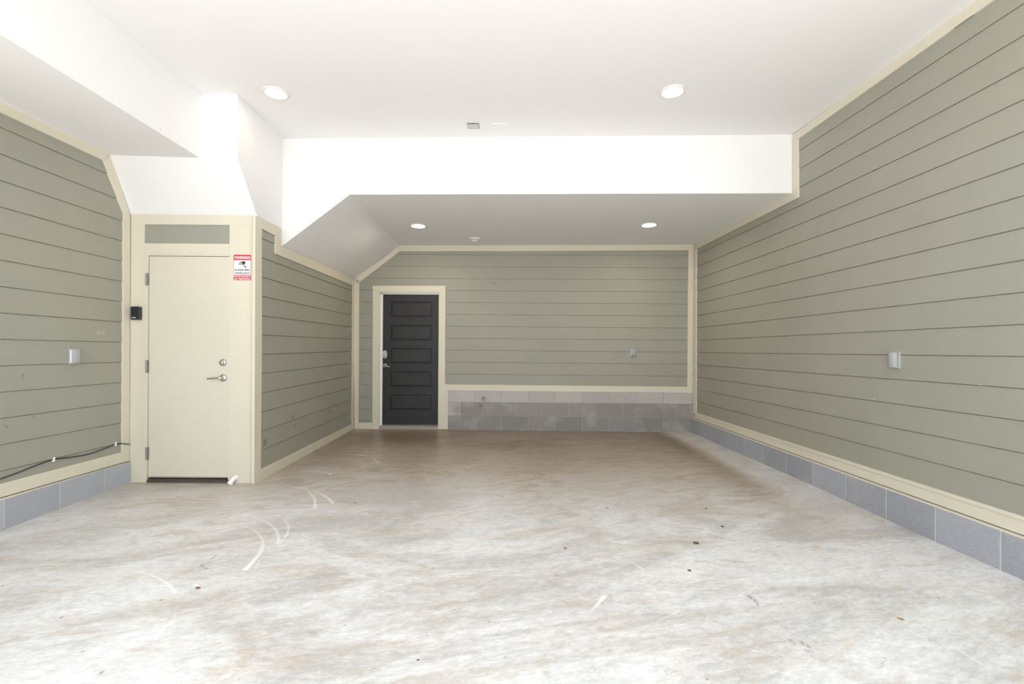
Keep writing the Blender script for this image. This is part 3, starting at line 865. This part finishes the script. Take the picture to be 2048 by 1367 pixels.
# ------------------------------------------------------------------ ceilings
def fit(pts):
    A_ = np.array([[p.x, p.y, 1] for p in pts]); z = np.array([p.z for p in pts])
    s, *_ = np.linalg.lstsq(A_, z, rcond=None)
    print('ceiling fit', s, 'res', (A_ @ s - z).round(3))
    return lambda x, y: float(s[0] * x + s[1] * y + s[2])
BX = BEAM.at(400.4, 200).x
BSIDE = Plane((BX, YF), (BX, 3.81)) 
c1pts = [FASC.at(1585, 270.5), FASC.at(557, 273.5), BEAM.at(470.5, 193.5), BEAM.at(400.4, 190.3), RIGHT.at(1950, 0, TR), BSIDE.at(171, 0)]
C1 = fit(c1pts)
c2pts = [FASC.at(1585, 387.3), FASC.at(700, 388.8), BACK.at(800, 491.7), BACK.at(1386, 489)]
C2 = fit(c2pts)
sp_ = lambda pl, x, y: tuple(pl.at(x, y))
MPLAS = plaster_mat('white_ceiling_paint', [(sp_(BSIDE, 321, 257.5), .005, .7), (sp_(BEAM, 402, 191.5), .005, .8), (sp_(FASC, 560, 275), .012, .4), (sp_(INNER, 521, 242), .005, .8), (sp_(INNER, 485, 210), .02, .3), (sp_(FASC, 684, 274), .005, .6), (sp_(FASC, 909, 274), .005, .6)])
def hexa(name, bottom, top, parent=None, mat=None):
    bm = bmesh.new(); prism(bm, bottom, top); return obj(name, bm, mat or MPLAS, parent)
V = Vector
TOP = 3.75
rx = lambda y: RIGHT.a.x + (RIGHT.b.x - RIGHT.a.x) * (y - RIGHT.a.y) / (RIGHT.b.y - RIGHT.a.y)
ix = lambda y: INNER.a.x + (INNER.b.x - INNER.a.x) * (y - INNER.a.y) / (INNER.b.y - INNER.a.y)
fy = lambda x: FASC.a.y + (FASC.b.y - FASC.a.y) * (x - FASC.a.x) / (FASC.b.x - FASC.a.x)
by = lambda x: BACK.a.y + (BACK.b.y - BACK.a.y) * (x - BACK.a.x) / (BACK.b.x - BACK.a.x)
pl_ = [(-3.6, YF), (rx(YF) + .15, YF), (rx(4.55) + .15, 4.75), (-3.6, 4.75)]
ceil = hexa('ceiling', [V((x, y, C1(x, y))) for x, y in pl_], [V((x, y, TOP)) for x, y in pl_])
struct(ceil)
# rear dropped ceiling with its fascia and the sloped left flank: solid pieces
FL = FASC.at(700, 388.8); BLk = BACK.at(799.5, 491.7)
FLo = FASC.at(559.5, 493.5); BLo = BACK.at(709, 556.5)
FLo.x = ix(FLo.y) - .0; BLo.x = ix(BLo.y)
xa, xb = rx(4.5) + .12, rx(6.8) + .12
T2 = TOP - .01
zf = lambda x, y: C2(x, y)
hexa('dropped_ceiling',
     [V((FL.x, FL.y, FL.z)), V((xa, fy(xa), C2(xa, fy(xa)))), V((xb, by(xb), C2(xb, by(xb)))), V((BLk.x, BLk.y, BLk.z))],
     [V((FL.x, FL.y, T2)), V((xa, fy(xa), T2)), V((xb, by(xb), T2)), V((BLk.x, BLk.y, T2))], ceil)
g0 = V((ix(FLo.y) - .05, fy(ix(FLo.y) - .05), FLo.z - .036)); 
dz = (FL.z - FLo.z) / (FL.x - FLo.x)
g0.z = FLo.z - dz * .05
dzb = (BLk.z - BLo.z) / (BLk.x - BLo.x)
g1 = V((BLo.x - .05, by(BLo.x - .05), BLo.z - dzb * .05))
hexa('sloped_ceiling',
     [g0, V((FL.x, FL.y, FL.z)), V((BLk.x, BLk.y, BLk.z)), g1],
     [V((g0.x, g0.y, T2)), V((FL.x, FL.y, T2)), V((BLk.x, BLk.y, T2)), V((g1.x, g1.y, T2))], ceil)
# white wall above the storage closet (same plane as inner wall) down to the slope over the door
Zlow = BEAM.at(472.5, 314.5)
cz = D.at(509.5, 430.5)
a_ = [V((ix(3.83), 3.84, Zlow.z + .002)), V((ix(4.115) - .0, 4.115, cz.z)), V((ix(4.6), 4.6, INNER.at(560.6, 456).z - .02)), V((ix(4.6), 4.6, T2)), V((ix(3.83), 3.84, T2))]
b_ = [V((BX + .0, p.y, p.z)) for p in a_]
off_ = V((TR * .55, 0, 0))
bm = bmesh.new()
prism(bm, [p + off_ for p in a_], [V((-2.45, p.y, p.z)) for p in a_])
obj('closet_upper_wall', bm, MPLAS, ceil)
# dropped soffit on the left: underside, flank facing the bay, and its end face
sl0 = LEFT.at(221, 309.3, TR); zs_l = sl0.z; zs_r = BEAM.at(401, 315.5).z
ZL = lambda y: LEFT.at(0, 201.5, TR).z if y < 3 else zs_l
b4 = [V((-3.5, YF, ZL(1))), V((BX, YF, BSIDE.at(0, 65.5).z)), V((BX, 3.81, zs_r)), V((ix(3.81), 3.812, Zlow.z)), V((-3.5, 3.93, zs_l))]
t4 = [V((p.x, p.y, T2)) for p in b4]
bm = bmesh.new()
def tri_prism(bm, B3, T3): prism(bm, B3, T3)
prism(bm, [b4[0], b4[1], b4[2], b4[4]], [t4[0], t4[1], t4[2], t4[4]])
obj('soffit', bm, MPLAS, ceil)
# end face between soffit flank and closet wall
bm = bmesh.new()
e0 = V((BX - .01, 3.81, zs_r)); e1 = V((ix(3.81) + TR * .55, 3.81, Zlow.z)); e2 = V((ix(3.95) + TR * .55, 3.95, Zlow.z)); e3 = V((BX - .01, 3.95, zs_r))
prism(bm, [e0, e1, e2, e3], [V((p.x, p.y, T2)) for p in (e0, e1, e2, e3)])
obj('soffit_end', bm, MPLAS, ceil)
# sloping face over the cream door
s1 = LEFT.at(221, 309.3, TR); s1.x -= .06
s0 = D.at(258.5, 427.5); s0.x = -3.5
s3 = D.at(509.5, 430.5); s3.x = ix(4.115) + TR * .5
s2 = V((ix(3.81) + TR * .5, 3.81, Zlow.z)); s2b = V((BX, 3.81, zs_r))
bm = bmesh.new()
loopb = [s0, s3, s2, s2b, s1]
vb = [bm.verts.new(p) for p in loopb]; vt = [bm.verts.new((p.x, p.y + .25, p.z + .3)) for p in loopb]
bm.faces.new((vb[0], vb[1], vb[2])); bm.faces.new((vb[0], vb[2], vb[3])); bm.faces.new((vb[0], vb[3], vb[4])); bm.faces.new(list(reversed(vt)))
for i in range(5): bm.faces.new((vb[i], vb[(i + 1) % 5], vt[(i + 1) % 5], vt[i]))
obj('sloped_soffit', bm, MPLAS, ceil)

# roof slab and side panel, unseen, added to keep the sun out of the bay
bm = bmesh.new(); box(bm, (-3.75, YF - .05, TOP + .002), (3.25, 7.15, TOP + .2)); struct(obj('sun_block_roof', bm, MCREAM))
bm = bmesh.new(); box(bm, (-3.62, 4.24, -.05), (-3.46, 7.1, TOP)); struct(obj('sun_block_side', bm, MCREAM))
# ------------------------------------------------------------------ recessed lights
def on_ceil(px, py, C):
    r = ray(px, py); t = 1.0; z = 3.0
    for _ in range(12):
        t = (z - EYE.z) / r.z; p = EYE + r * t; z = C(p.x, p.y)
    return EYE + r * t
def make_light(loc, label):
    t = thing('recessed_light', label, 'ceiling light', loc, 'round recessed ceiling lights')
    bm = bmesh.new(); lathe(bm, [(.079, -.004), (.083, -.009), (.092, -.010), (.099, -.006), (.101, .002)], 56)
    obj('trim_ring', bm, MLIGHTTRIM, t, True)
    bm = bmesh.new(); lathe(bm, [(0, -.0065), (.05, -.0062), (.080, -.0045), (.080, .001)], 56)
    obj('lens', bm, MLENS, t, True)
    return t
L0 = make_light(on_ceil(552, 185.5, C1), 'round recessed light in the high ceiling, left one near the boxed beam')
for px, py, C, lab in ((1345, 182.5, C1, 'round recessed light in the high ceiling, right one near the right wall trim'),
                       (836.8, 451.2, C2, 'small looking round light in the low rear ceiling, left one above the black door'),
                       (1298, 449.3, C2, 'small looking round light in the low rear ceiling, right one')):
    t = L0.copy(); COL.objects.link(t); t.matrix_world = Matrix.Translation(on_ceil(px, py, C)); t['label'] = lab
    for ch in L0.children:
        c = ch.copy(); COL.objects.link(c); c.parent = t
        if C is C2 and ch.name.startswith('lens'):
            c.data = ch.data.copy(); c.data.materials[0] = MLENS_R

# smoke detector
t = thing('smoke_detector', 'white round smoke detector on the low rear ceiling near the back wall', 'smoke detector', on_ceil(949.5, 476.5, C2))
bm = bmesh.new(); lathe(bm, [(0, 0), (.078, 0), (.078, -.008), (.074, -.012), (.066, -.013)], 48)
obj('base_plate', bm, MWHITE, t, True)
bm = bmesh.new(); lathe(bm, [(.066, -.012), (.068, -.022), (.064, -.036), (.05, -.042), (.028, -.043), (.026, -.047), (0, -.048)], 48)
obj('cover', bm, MWHITE, t, True)
bm = bmesh.new(); lathe(bm, [(.0675, -.024), (.0695, -.025), (.0695, -.029), (.0655, -.030)], 48)
obj('vent_slot', bm, MBLACK2, t)

# junction box with tilted metal cover, and blank plate
pj = on_ceil(947, 251.2, C1)
t = thing('junction_box', 'grey metal electrical box cover hanging below the high ceiling', 'electrical box', pj)
bm = bmesh.new()
w_, l_ = .058, .052
for lo, hi in (((-w_, -l_, -.004), (w_, -l_ + .004, .02)), ((-w_, l_ - .004, -.004), (w_, l_, .02)), ((-w_, -l_, -.004), (-w_ + .004, l_, .02)), ((w_ - .004, -l_, -.004), (w_, l_, .02))):
    box(bm, lo, hi)
obj('box_rim', bm, MSTEEL, t)
bm = bmesh.new(); box(bm, (-w_ + .004, -l_ + .004, -.002), (w_ - .004, l_ - .004, .0))
obj('box_interior', bm, MGREYBOX, t)
bm = bmesh.new(); box(bm, (-w_ + .006, -l_ - .002, -.0035), (w_ - .012, l_ - .012, -.001), .0008, 1)
o = obj('cover_plate', bm, MSTEEL, t); o.location = (0, .0, -.004); o.rotation_euler = (math.radians(5), 0, 0)
pj = on_ceil(999.3, 250.8, C1)
t = thing('blank_plate', 'white blank cover plate on the high ceiling beside the metal box', 'cover plate', pj)
bm = bmesh.new(); box(bm, (-.064, -.043, -.006), (.064, .043, .001), .002, 2)
obj('plate', bm, MWHITE, t)
for sx in (-.042, .042):
    bm = bmesh.new(); lathe(bm, [(0, -.008), (.003, -.0078), (.0042, -.0062)], 16)
    o = obj('screw', bm, MSTEEL, t); o.location = (sx, 0, 0)

# ------------------------------------------------------------------ outlets with in-use covers
def outlet(pl, x, y, label, side):
    p = pl.at(x, y, .012)
    R = local_frame(pl)
    t = thing('outlet', label, 'outlet', p, 'weatherproof wall outlets', R)
    bm = bmesh.new(); box(bm, (-.041, -.012, -.063), (.041, .004, .063), .004, 2)
    obj('base_plate', bm, MGREYBOX, t)
    # bubble cover: half-barrel shell
    bm = bmesh.new(); n = 10; pr = []
    for i in range(n + 1):
        a = math.pi * i / n; pr.append((-.033 * math.cos(a), -.012 - .028 * math.sin(a) ** .6))
    rows = [(-.056, .70), (-.050, 1.0), (.050, 1.0), (.056, .70)]
    grid = [[bm.verts.new((px_ * (1 if s == 1 else .95), -.012 + (py_ + .012) * s, z)) for px_, py_ in pr] for z, s in rows]
    for A_, B_ in zip(grid, grid[1:]):
        for i in range(n): bm.faces.new((A_[i], A_[i + 1], B_[i + 1], B_[i]))
    bm.faces.new(grid[0]); bm.faces.new(list(reversed(grid[-1])))
    bm.faces.new([g[0] for g in grid] + [g[-1] for g in reversed(grid)])
    obj('cover', bm, MCLEAR, t, True)
    bm = bmesh.new(); box(bm, (-.040, -.020, -.05), (-.033, -.011, .05), .001, 1)
    obj('cover_hinge', bm, MWHITE, t)
    return t
outlet(RIGHT, 1791.5, 719.5, 'outlet with clear bubble cover on the right green siding wall', 1)
outlet(LEFT, 147, 712, 'outlet with grey bubble cover on the left green siding wall', -1)
outlet(BACK, 1266.8, 704.2, 'small outlet with grey bubble cover on the back siding wall', 0)

# ------------------------------------------------------------------ warning sign
fy0 = 4.115
s_c = D.at(485.1, 534.6)
t = thing('warning_sign', 'red and white WARNING 24 hour video surveillance sign right of the cream door', 'sign', V((s_c.x, fy0 - .001, s_c.z)))
SW, SH = .163, .234
def rrect(w, h, r, n=6):
    out = []
    for cx, cy, a0 in ((w / 2 - r, h / 2 - r, 0), (-w / 2 + r, h / 2 - r, 90), (-w / 2 + r, -h / 2 + r, 180), (w / 2 - r, -h / 2 + r, 270)):
        for i in range(n + 1):
            a = math.radians(a0 + 90 * i / n); out.append((cx + r * math.cos(a), cy + r * math.sin(a)))
    return out
def flat(name, loop, y0, y1, mat, par):
    bm = bmesh.new(); prism(bm, [V((x, y0, z)) for x, z in loop], [V((x, y1, z)) for x, z in loop]); return obj(name, bm, mat, par)
plate = flat('plate', rrect(SW, SH, .010), -.0015, .001, simple('sign_edge', (.85, .78, .76, 1), .4), t)
def sect(zlo, zhi, w, r_top, r_bot):
    full = rrect(w, SH - .006, .009)
    return clip(clip(full, lambda p: p[1] - zlo), lambda p: zhi - p[1])
ztop_ = SH / 2
zb1 = ztop_ - .052; zb2 = -SH / 2 + .049
flat('red_panel', rrect(SW - .005, SH - .005, .009), -.0022, -.001, MRED, t)
flat('white_panel', [(-SW / 2 + .006, zb2), (SW / 2 - .006, zb2), (SW / 2 - .006, zb1), (-SW / 2 + .006, zb1)], -.0029, -.001, MSIGNW, t)
def text(body, cx, cz, w, h, mat, par, y=-.0036, bold=.012, name='lettering'):
    cu = bpy.data.curves.new('t', 'FONT'); cu.body = body; cu.size = 1; cu.extrude = 0; cu.offset = bold; cu.resolution_u = 3
    o = bpy.data.objects.new('t', cu); COL.objects.link(o)
    dg = bpy.context.evaluated_depsgraph_get(); dg.update()
    me = bpy.data.meshes.new_from_object(o.evaluated_get(dg))
    bpy.data.objects.remove(o)
    co = np.array([v.co[:] for v in me.vertices])
    mn, mx = co.min(0), co.max(0)
    for v in me.vertices:
        x = (v.co.x - mn[0]) / (mx[0] - mn[0]) - .5; z = (v.co.y - mn[1]) / (mx[1] - mn[1]) - .5
        v.co = (cx + x * w, y, cz + z * h)
    me.materials.clear()
    return link(name, me, mat, par)
text('WARNING', 0, ztop_ - .0285, .146, .028, MSIGNW, t, -.0030, .03)
text('24 HOUR VIDEO', 0, -.0235, .134, .0175, MINK, t, -.0034, .03)
text('SURVEILLANCE', 0, -.0515, .128, .0150, MINK, t, -.0034, .03)
text('PRIVATE PROPERTY', 0, zb2 - .0130, .154, .0155, MSIGNW, t, -.0030, .022)
text('NO TRESPASSING', 0, zb2 - .0345, .140, .0155, MSIGNW, t, -.0030, .022)
# camera pictogram
bm = bmesh.new()
def pf(pts, y0=-.0036, y1=-.0028):
    prism(bm, [V((x, y0, z)) for x, z in pts], [V((x, y1, z)) for x, z in pts])
k_ = SW / 713.0
def sg(x, y): return ((x - 588) * k_, (675 - y) * k_)
pf([sg(450, 488), sg(620, 432), sg(712, 447), sg(705, 520), sg(650, 548), sg(585, 582), sg(578, 490)])
pf([sg(642, 545), sg(672, 545), sg(668, 610), sg(722, 645), sg(722, 628), sg(742, 628), sg(742, 710), sg(722, 710), sg(720, 672), sg(652, 640)])
obj('camera_pictogram', bm, MINK, t)
bm = bmesh.new(); pf([sg(442, 500), sg(570, 500), sg(562, 590), sg(448, 578)], -.0034)
obj('camera_front', bm, simple('sign_pink', (.72, .55, .56, 1), .5), t)
bm = bmesh.new(); pf([sg(470, 520), sg(520, 510), sg(545, 540), sg(515, 562), sg(470, 555)], -.0038)
obj('camera_lens', bm, simple('sign_mauve', (.22, .12, .13, 1), .5), t)

# ------------------------------------------------------------------ black alarm box on the left upright
pa_, pb2 = D.at(267.8, 626.3), D.at(284.6, 626.3)
ctr = (pa_ + pb2) / 2
t = thing('alarm_sounder', 'small black plastic box mounted left of the cream door', 'wall box', V((ctr.x, fy0 - .001, ctr.z)))
wB = (pb2 - pa_).length; hB = .116; dB = .036
bm = bmesh.new(); box(bm, (-wB / 2, -.012, -hB / 2), (wB / 2, .001, hB / 2), .005, 3)
box(bm, (-wB / 2 + .001, -dB + .006, -hB / 2 + .001), (wB / 2 - .001, -.010, hB / 2 - .001), .006, 3)
obj('housing', bm, MBLACK2, t, False)
bm = bmesh.new(); box(bm, (-wB / 2 - .001, -dB, -hB / 2 - .001), (wB / 2 + .001, -dB + .012, hB / 2 + .001), .005, 3)
obj('front_cover', bm, MBLACK, t, False)
bm = bmesh.new()
xx = -.026
for w_ in (.006, .0035, .006, .0035, .006, .007):
    box(bm, (xx, -dB - .0006, -hB / 2 + .014), (xx + w_, -dB + .001, -hB / 2 + .0205)); xx += w_ + .0008
obj('white_logo', bm, MWHITE, t)

# ------------------------------------------------------------------ white pvc elbow at the closet foot
pw = D.at(471.5, 954.6)
fz0 = floor_z(4.08)
t = thing('pipe_elbow', 'white plastic pipe elbow poking out of the trim beside the cream door', 'pipe', V((pw.x, 4.115, fz0)))
zc = pw.z - fz0
pts = []
R_ = .022
pts.append((0, .02, zc)); pts.append((0, -.008, zc))
for i in range(0, 9):
    a = math.radians(90 * i / 8); 
    # bends from straight out to down-left and towards the viewer
    pts.append((-.022 * (1 - math.cos(a)) * 1.0 , -.008 - .034 * math.sin(a) , zc - .034 * (1 - math.cos(a))))
pts.append((-.026, -.046, max(.004, zc - .052)))
bm = bmesh.new()
rs_ = [.0165] * len(pts); tube(bm, pts[:-1], .0195, 20)
obj('bend', bm, MPVC, t, True)
bm = bmesh.new(); a, b = V(pts[-3]), V(pts[-1])
tube(bm, [a, b], .0235, 20)
obj('socket', bm, MPVC, t, True)
bm = bmesh.new(); tube(bm, [(0, -.006, zc), (0, .001, zc)], .0235, 20)
obj('wall_collar', bm, MPVC, t, True)

# ------------------------------------------------------------------ black cable clipped along the left wall
cp = [(-300, 1088), (-60, 984), (0, 957.8), (35, 945), (70, 931), (107, 918.4), (140, 914), (175, 908), (205, 898), (231, 887.6), (240, 886.6), (250, 887.2), (257.5, 887.6)]
P3 = [LEFT.at(x, y, TR * .7 if x < 246 else TR + .006) for x, y in cp]
Q = []
for i in range(len(P3) - 1):
    p0 = P3[max(i - 1, 0)]; p1 = P3[i]; p2 = P3[i + 1]; p3 = P3[min(i + 2, len(P3) - 1)]
    for k in range(6):
        s = k / 6
        Q.append(0.5 * ((2 * p1) + (p2 - p0) * s + (2 * p0 - 5 * p1 + 4 * p2 - p3) * s * s + (-p0 + 3 * p1 - 3 * p2 + p3) * s ** 3))
Q.append(P3[-1]); Q.append(P3[-1] + V((-.02, .006, 0)))
t = thing('cable', 'thin black cable sagging along the foot of the left siding wall', 'cable', P3[5])
Mi = t.matrix_world.inverted()
bm = bmesh.new(); tube(bm, [Mi @ p_ for p_ in Q], .0042, 8)
obj('sheath', bm, MRUBBER, t, True)
for x, y in ((107, 918.4), (231, 887.6)):
    c_ = Mi @ LEFT.at(x, y, TR * .7)
    bm = bmesh.new()
    box(bm, (-.016, -.007, -.008), (.007, .007, .008), .003, 2)
    box(bm, (-.018, .002, .004), (.004, .012, .016), .002, 1)
    box(bm, (-.006, -.010, -.016), (.008, .004, -.004), .002, 1)
    o = obj('cable_clip', bm, MPVC, t); o.location = c_
for x, y in ((258.2, 888.4),):
    c_ = Mi @ D.at(259.5, 888.4, .004)
    bm = bmesh.new(); lathe(bm, [(0, .004), (.006, .003), (.007, -.004)], 14, '-Y')
    o = obj('end_grommet', bm, MGREYBOX, t); o.location = c_

# ------------------------------------------------------------------ bits lying on the floor
def leaf_bit(px, py, size, mat, label, seed, curl=.35):
    rnd = random.Random(seed); p = on_floor(px, py)
    bm = bmesh.new(); n = 9; L = size; rows = []
    for i in range(n):
        u = i / (n - 1); w = size * .38 * math.sin(math.pi * (u * .92 + .04)) * rnd.uniform(.75, 1.15)
        y = (u - .5) * L
        zc_ = .0015 + curl * size * (abs(u - .5) * 1.2) ** 2
        rows.append([(-w, y, zc_ + curl * w * .5), (-w * .45, y, zc_ + .0005), (0, y, zc_), (w * .45, y, zc_ + .0005), (w, y, zc_ + curl * w * .7)])
    top = [[bm.verts.new(v) for v in r] for r in rows]
    bot = [[bm.verts.new((v[0], v[1], v[2] - .0007)) for v in r] for r in rows]
    for A_, B_ in zip(top, top[1:]):
        for i in range(4): bm.faces.new((A_[i], A_[i + 1], B_[i + 1], B_[i]))
    for A_, B_ in zip(bot, bot[1:]):
        for i in range(4): bm.faces.new((A_[i + 1], A_[i], B_[i], B_[i + 1]))
    for g in (0, 4):
        for i in range(n - 1): bm.faces.new((top[i][g], top[i + 1][g], bot[i + 1][g], bot[i][g]))
    for g in (0, n - 1):
        for i in range(4): bm.faces.new((top[g][i], top[g][i + 1], bot[g][i + 1], bot[g][i]))
    o = obj('leaf_scrap', bm, mat, None, True)
    o.location = (p.x, p.y, floor_z(p.y) + .0004); o.rotation_euler = (0, 0, rnd.uniform(0, 6.2))
    tag(o, label, 'leaf')
MLEAF_O = simple('orange_leaf', (.62, .33, .12, 1), .7, var=.3)
MLEAF_B = simple('brown_leaf', (.26, .12, .06, 1), .7, var=.3)
MLEAF_D = simple('dark_leaf', (.10, .075, .055, 1), .8, var=.3)
leaf_bit(1130.5, 1096, .028, MLEAF_O, 'tiny pale orange leaf scrap on the floor left of the dark pebble', 1)
leaf_bit(1802, 1238, .026, MLEAF_O, 'tiny orange leaf scrap on the bright floor near the right wall', 2)
leaf_bit(396, 1176, .026, MLEAF_B, 'reddish brown leaf scrap on the floor in front of the cream door', 3)
leaf_bit(711, 1005.5, .020, MLEAF_B, 'dark brown leaf speck on the floor right of the curved scrapes', 4)
leaf_bit(1215, 1016, .020, MLEAF_B, 'brown leaf speck in the middle of the floor, nearest the back-right stain', 5)
leaf_bit(1836 - 424, 1016.5, .020, MLEAF_D, 'dark leaf speck on the floor towards the right wall', 6)
def pebble(px, py, r, label, seed, flat_=.35):
    rnd = random.Random(seed); p = on_floor(px, py)
    bm = bmesh.new(); bmesh.ops.create_icosphere(bm, subdivisions=2, radius=r)
    for v in bm.verts:
        k = rnd.uniform(.88, 1.1); v.co = V((v.co.x * k * 1.35, v.co.y * k, v.co.z * k * flat_))
    zmin = min(v.co.z for v in bm.verts)
    o = obj('pebble', bm, MLEAF_D, None, True)
    o.location = (p.x, p.y, floor_z(p.y) - zmin - .0006)
    tag(o, label, 'pebble')
pebble(1392, 1086, .014, 'larger dark flat pebble on the bright floor in the middle right', 1)
pebble(1378.5, 1140.5, .008, 'smaller dark pebble in front of the larger one', 2)
pebble(1445, 1052.5, .009, 'small grey pebble behind and right of the larger dark one', 3)
pebble(836, 1319, .004, 'small dark smudge on the white foreground floor', 6)  # tiny flattened bead standing for a floor smudge
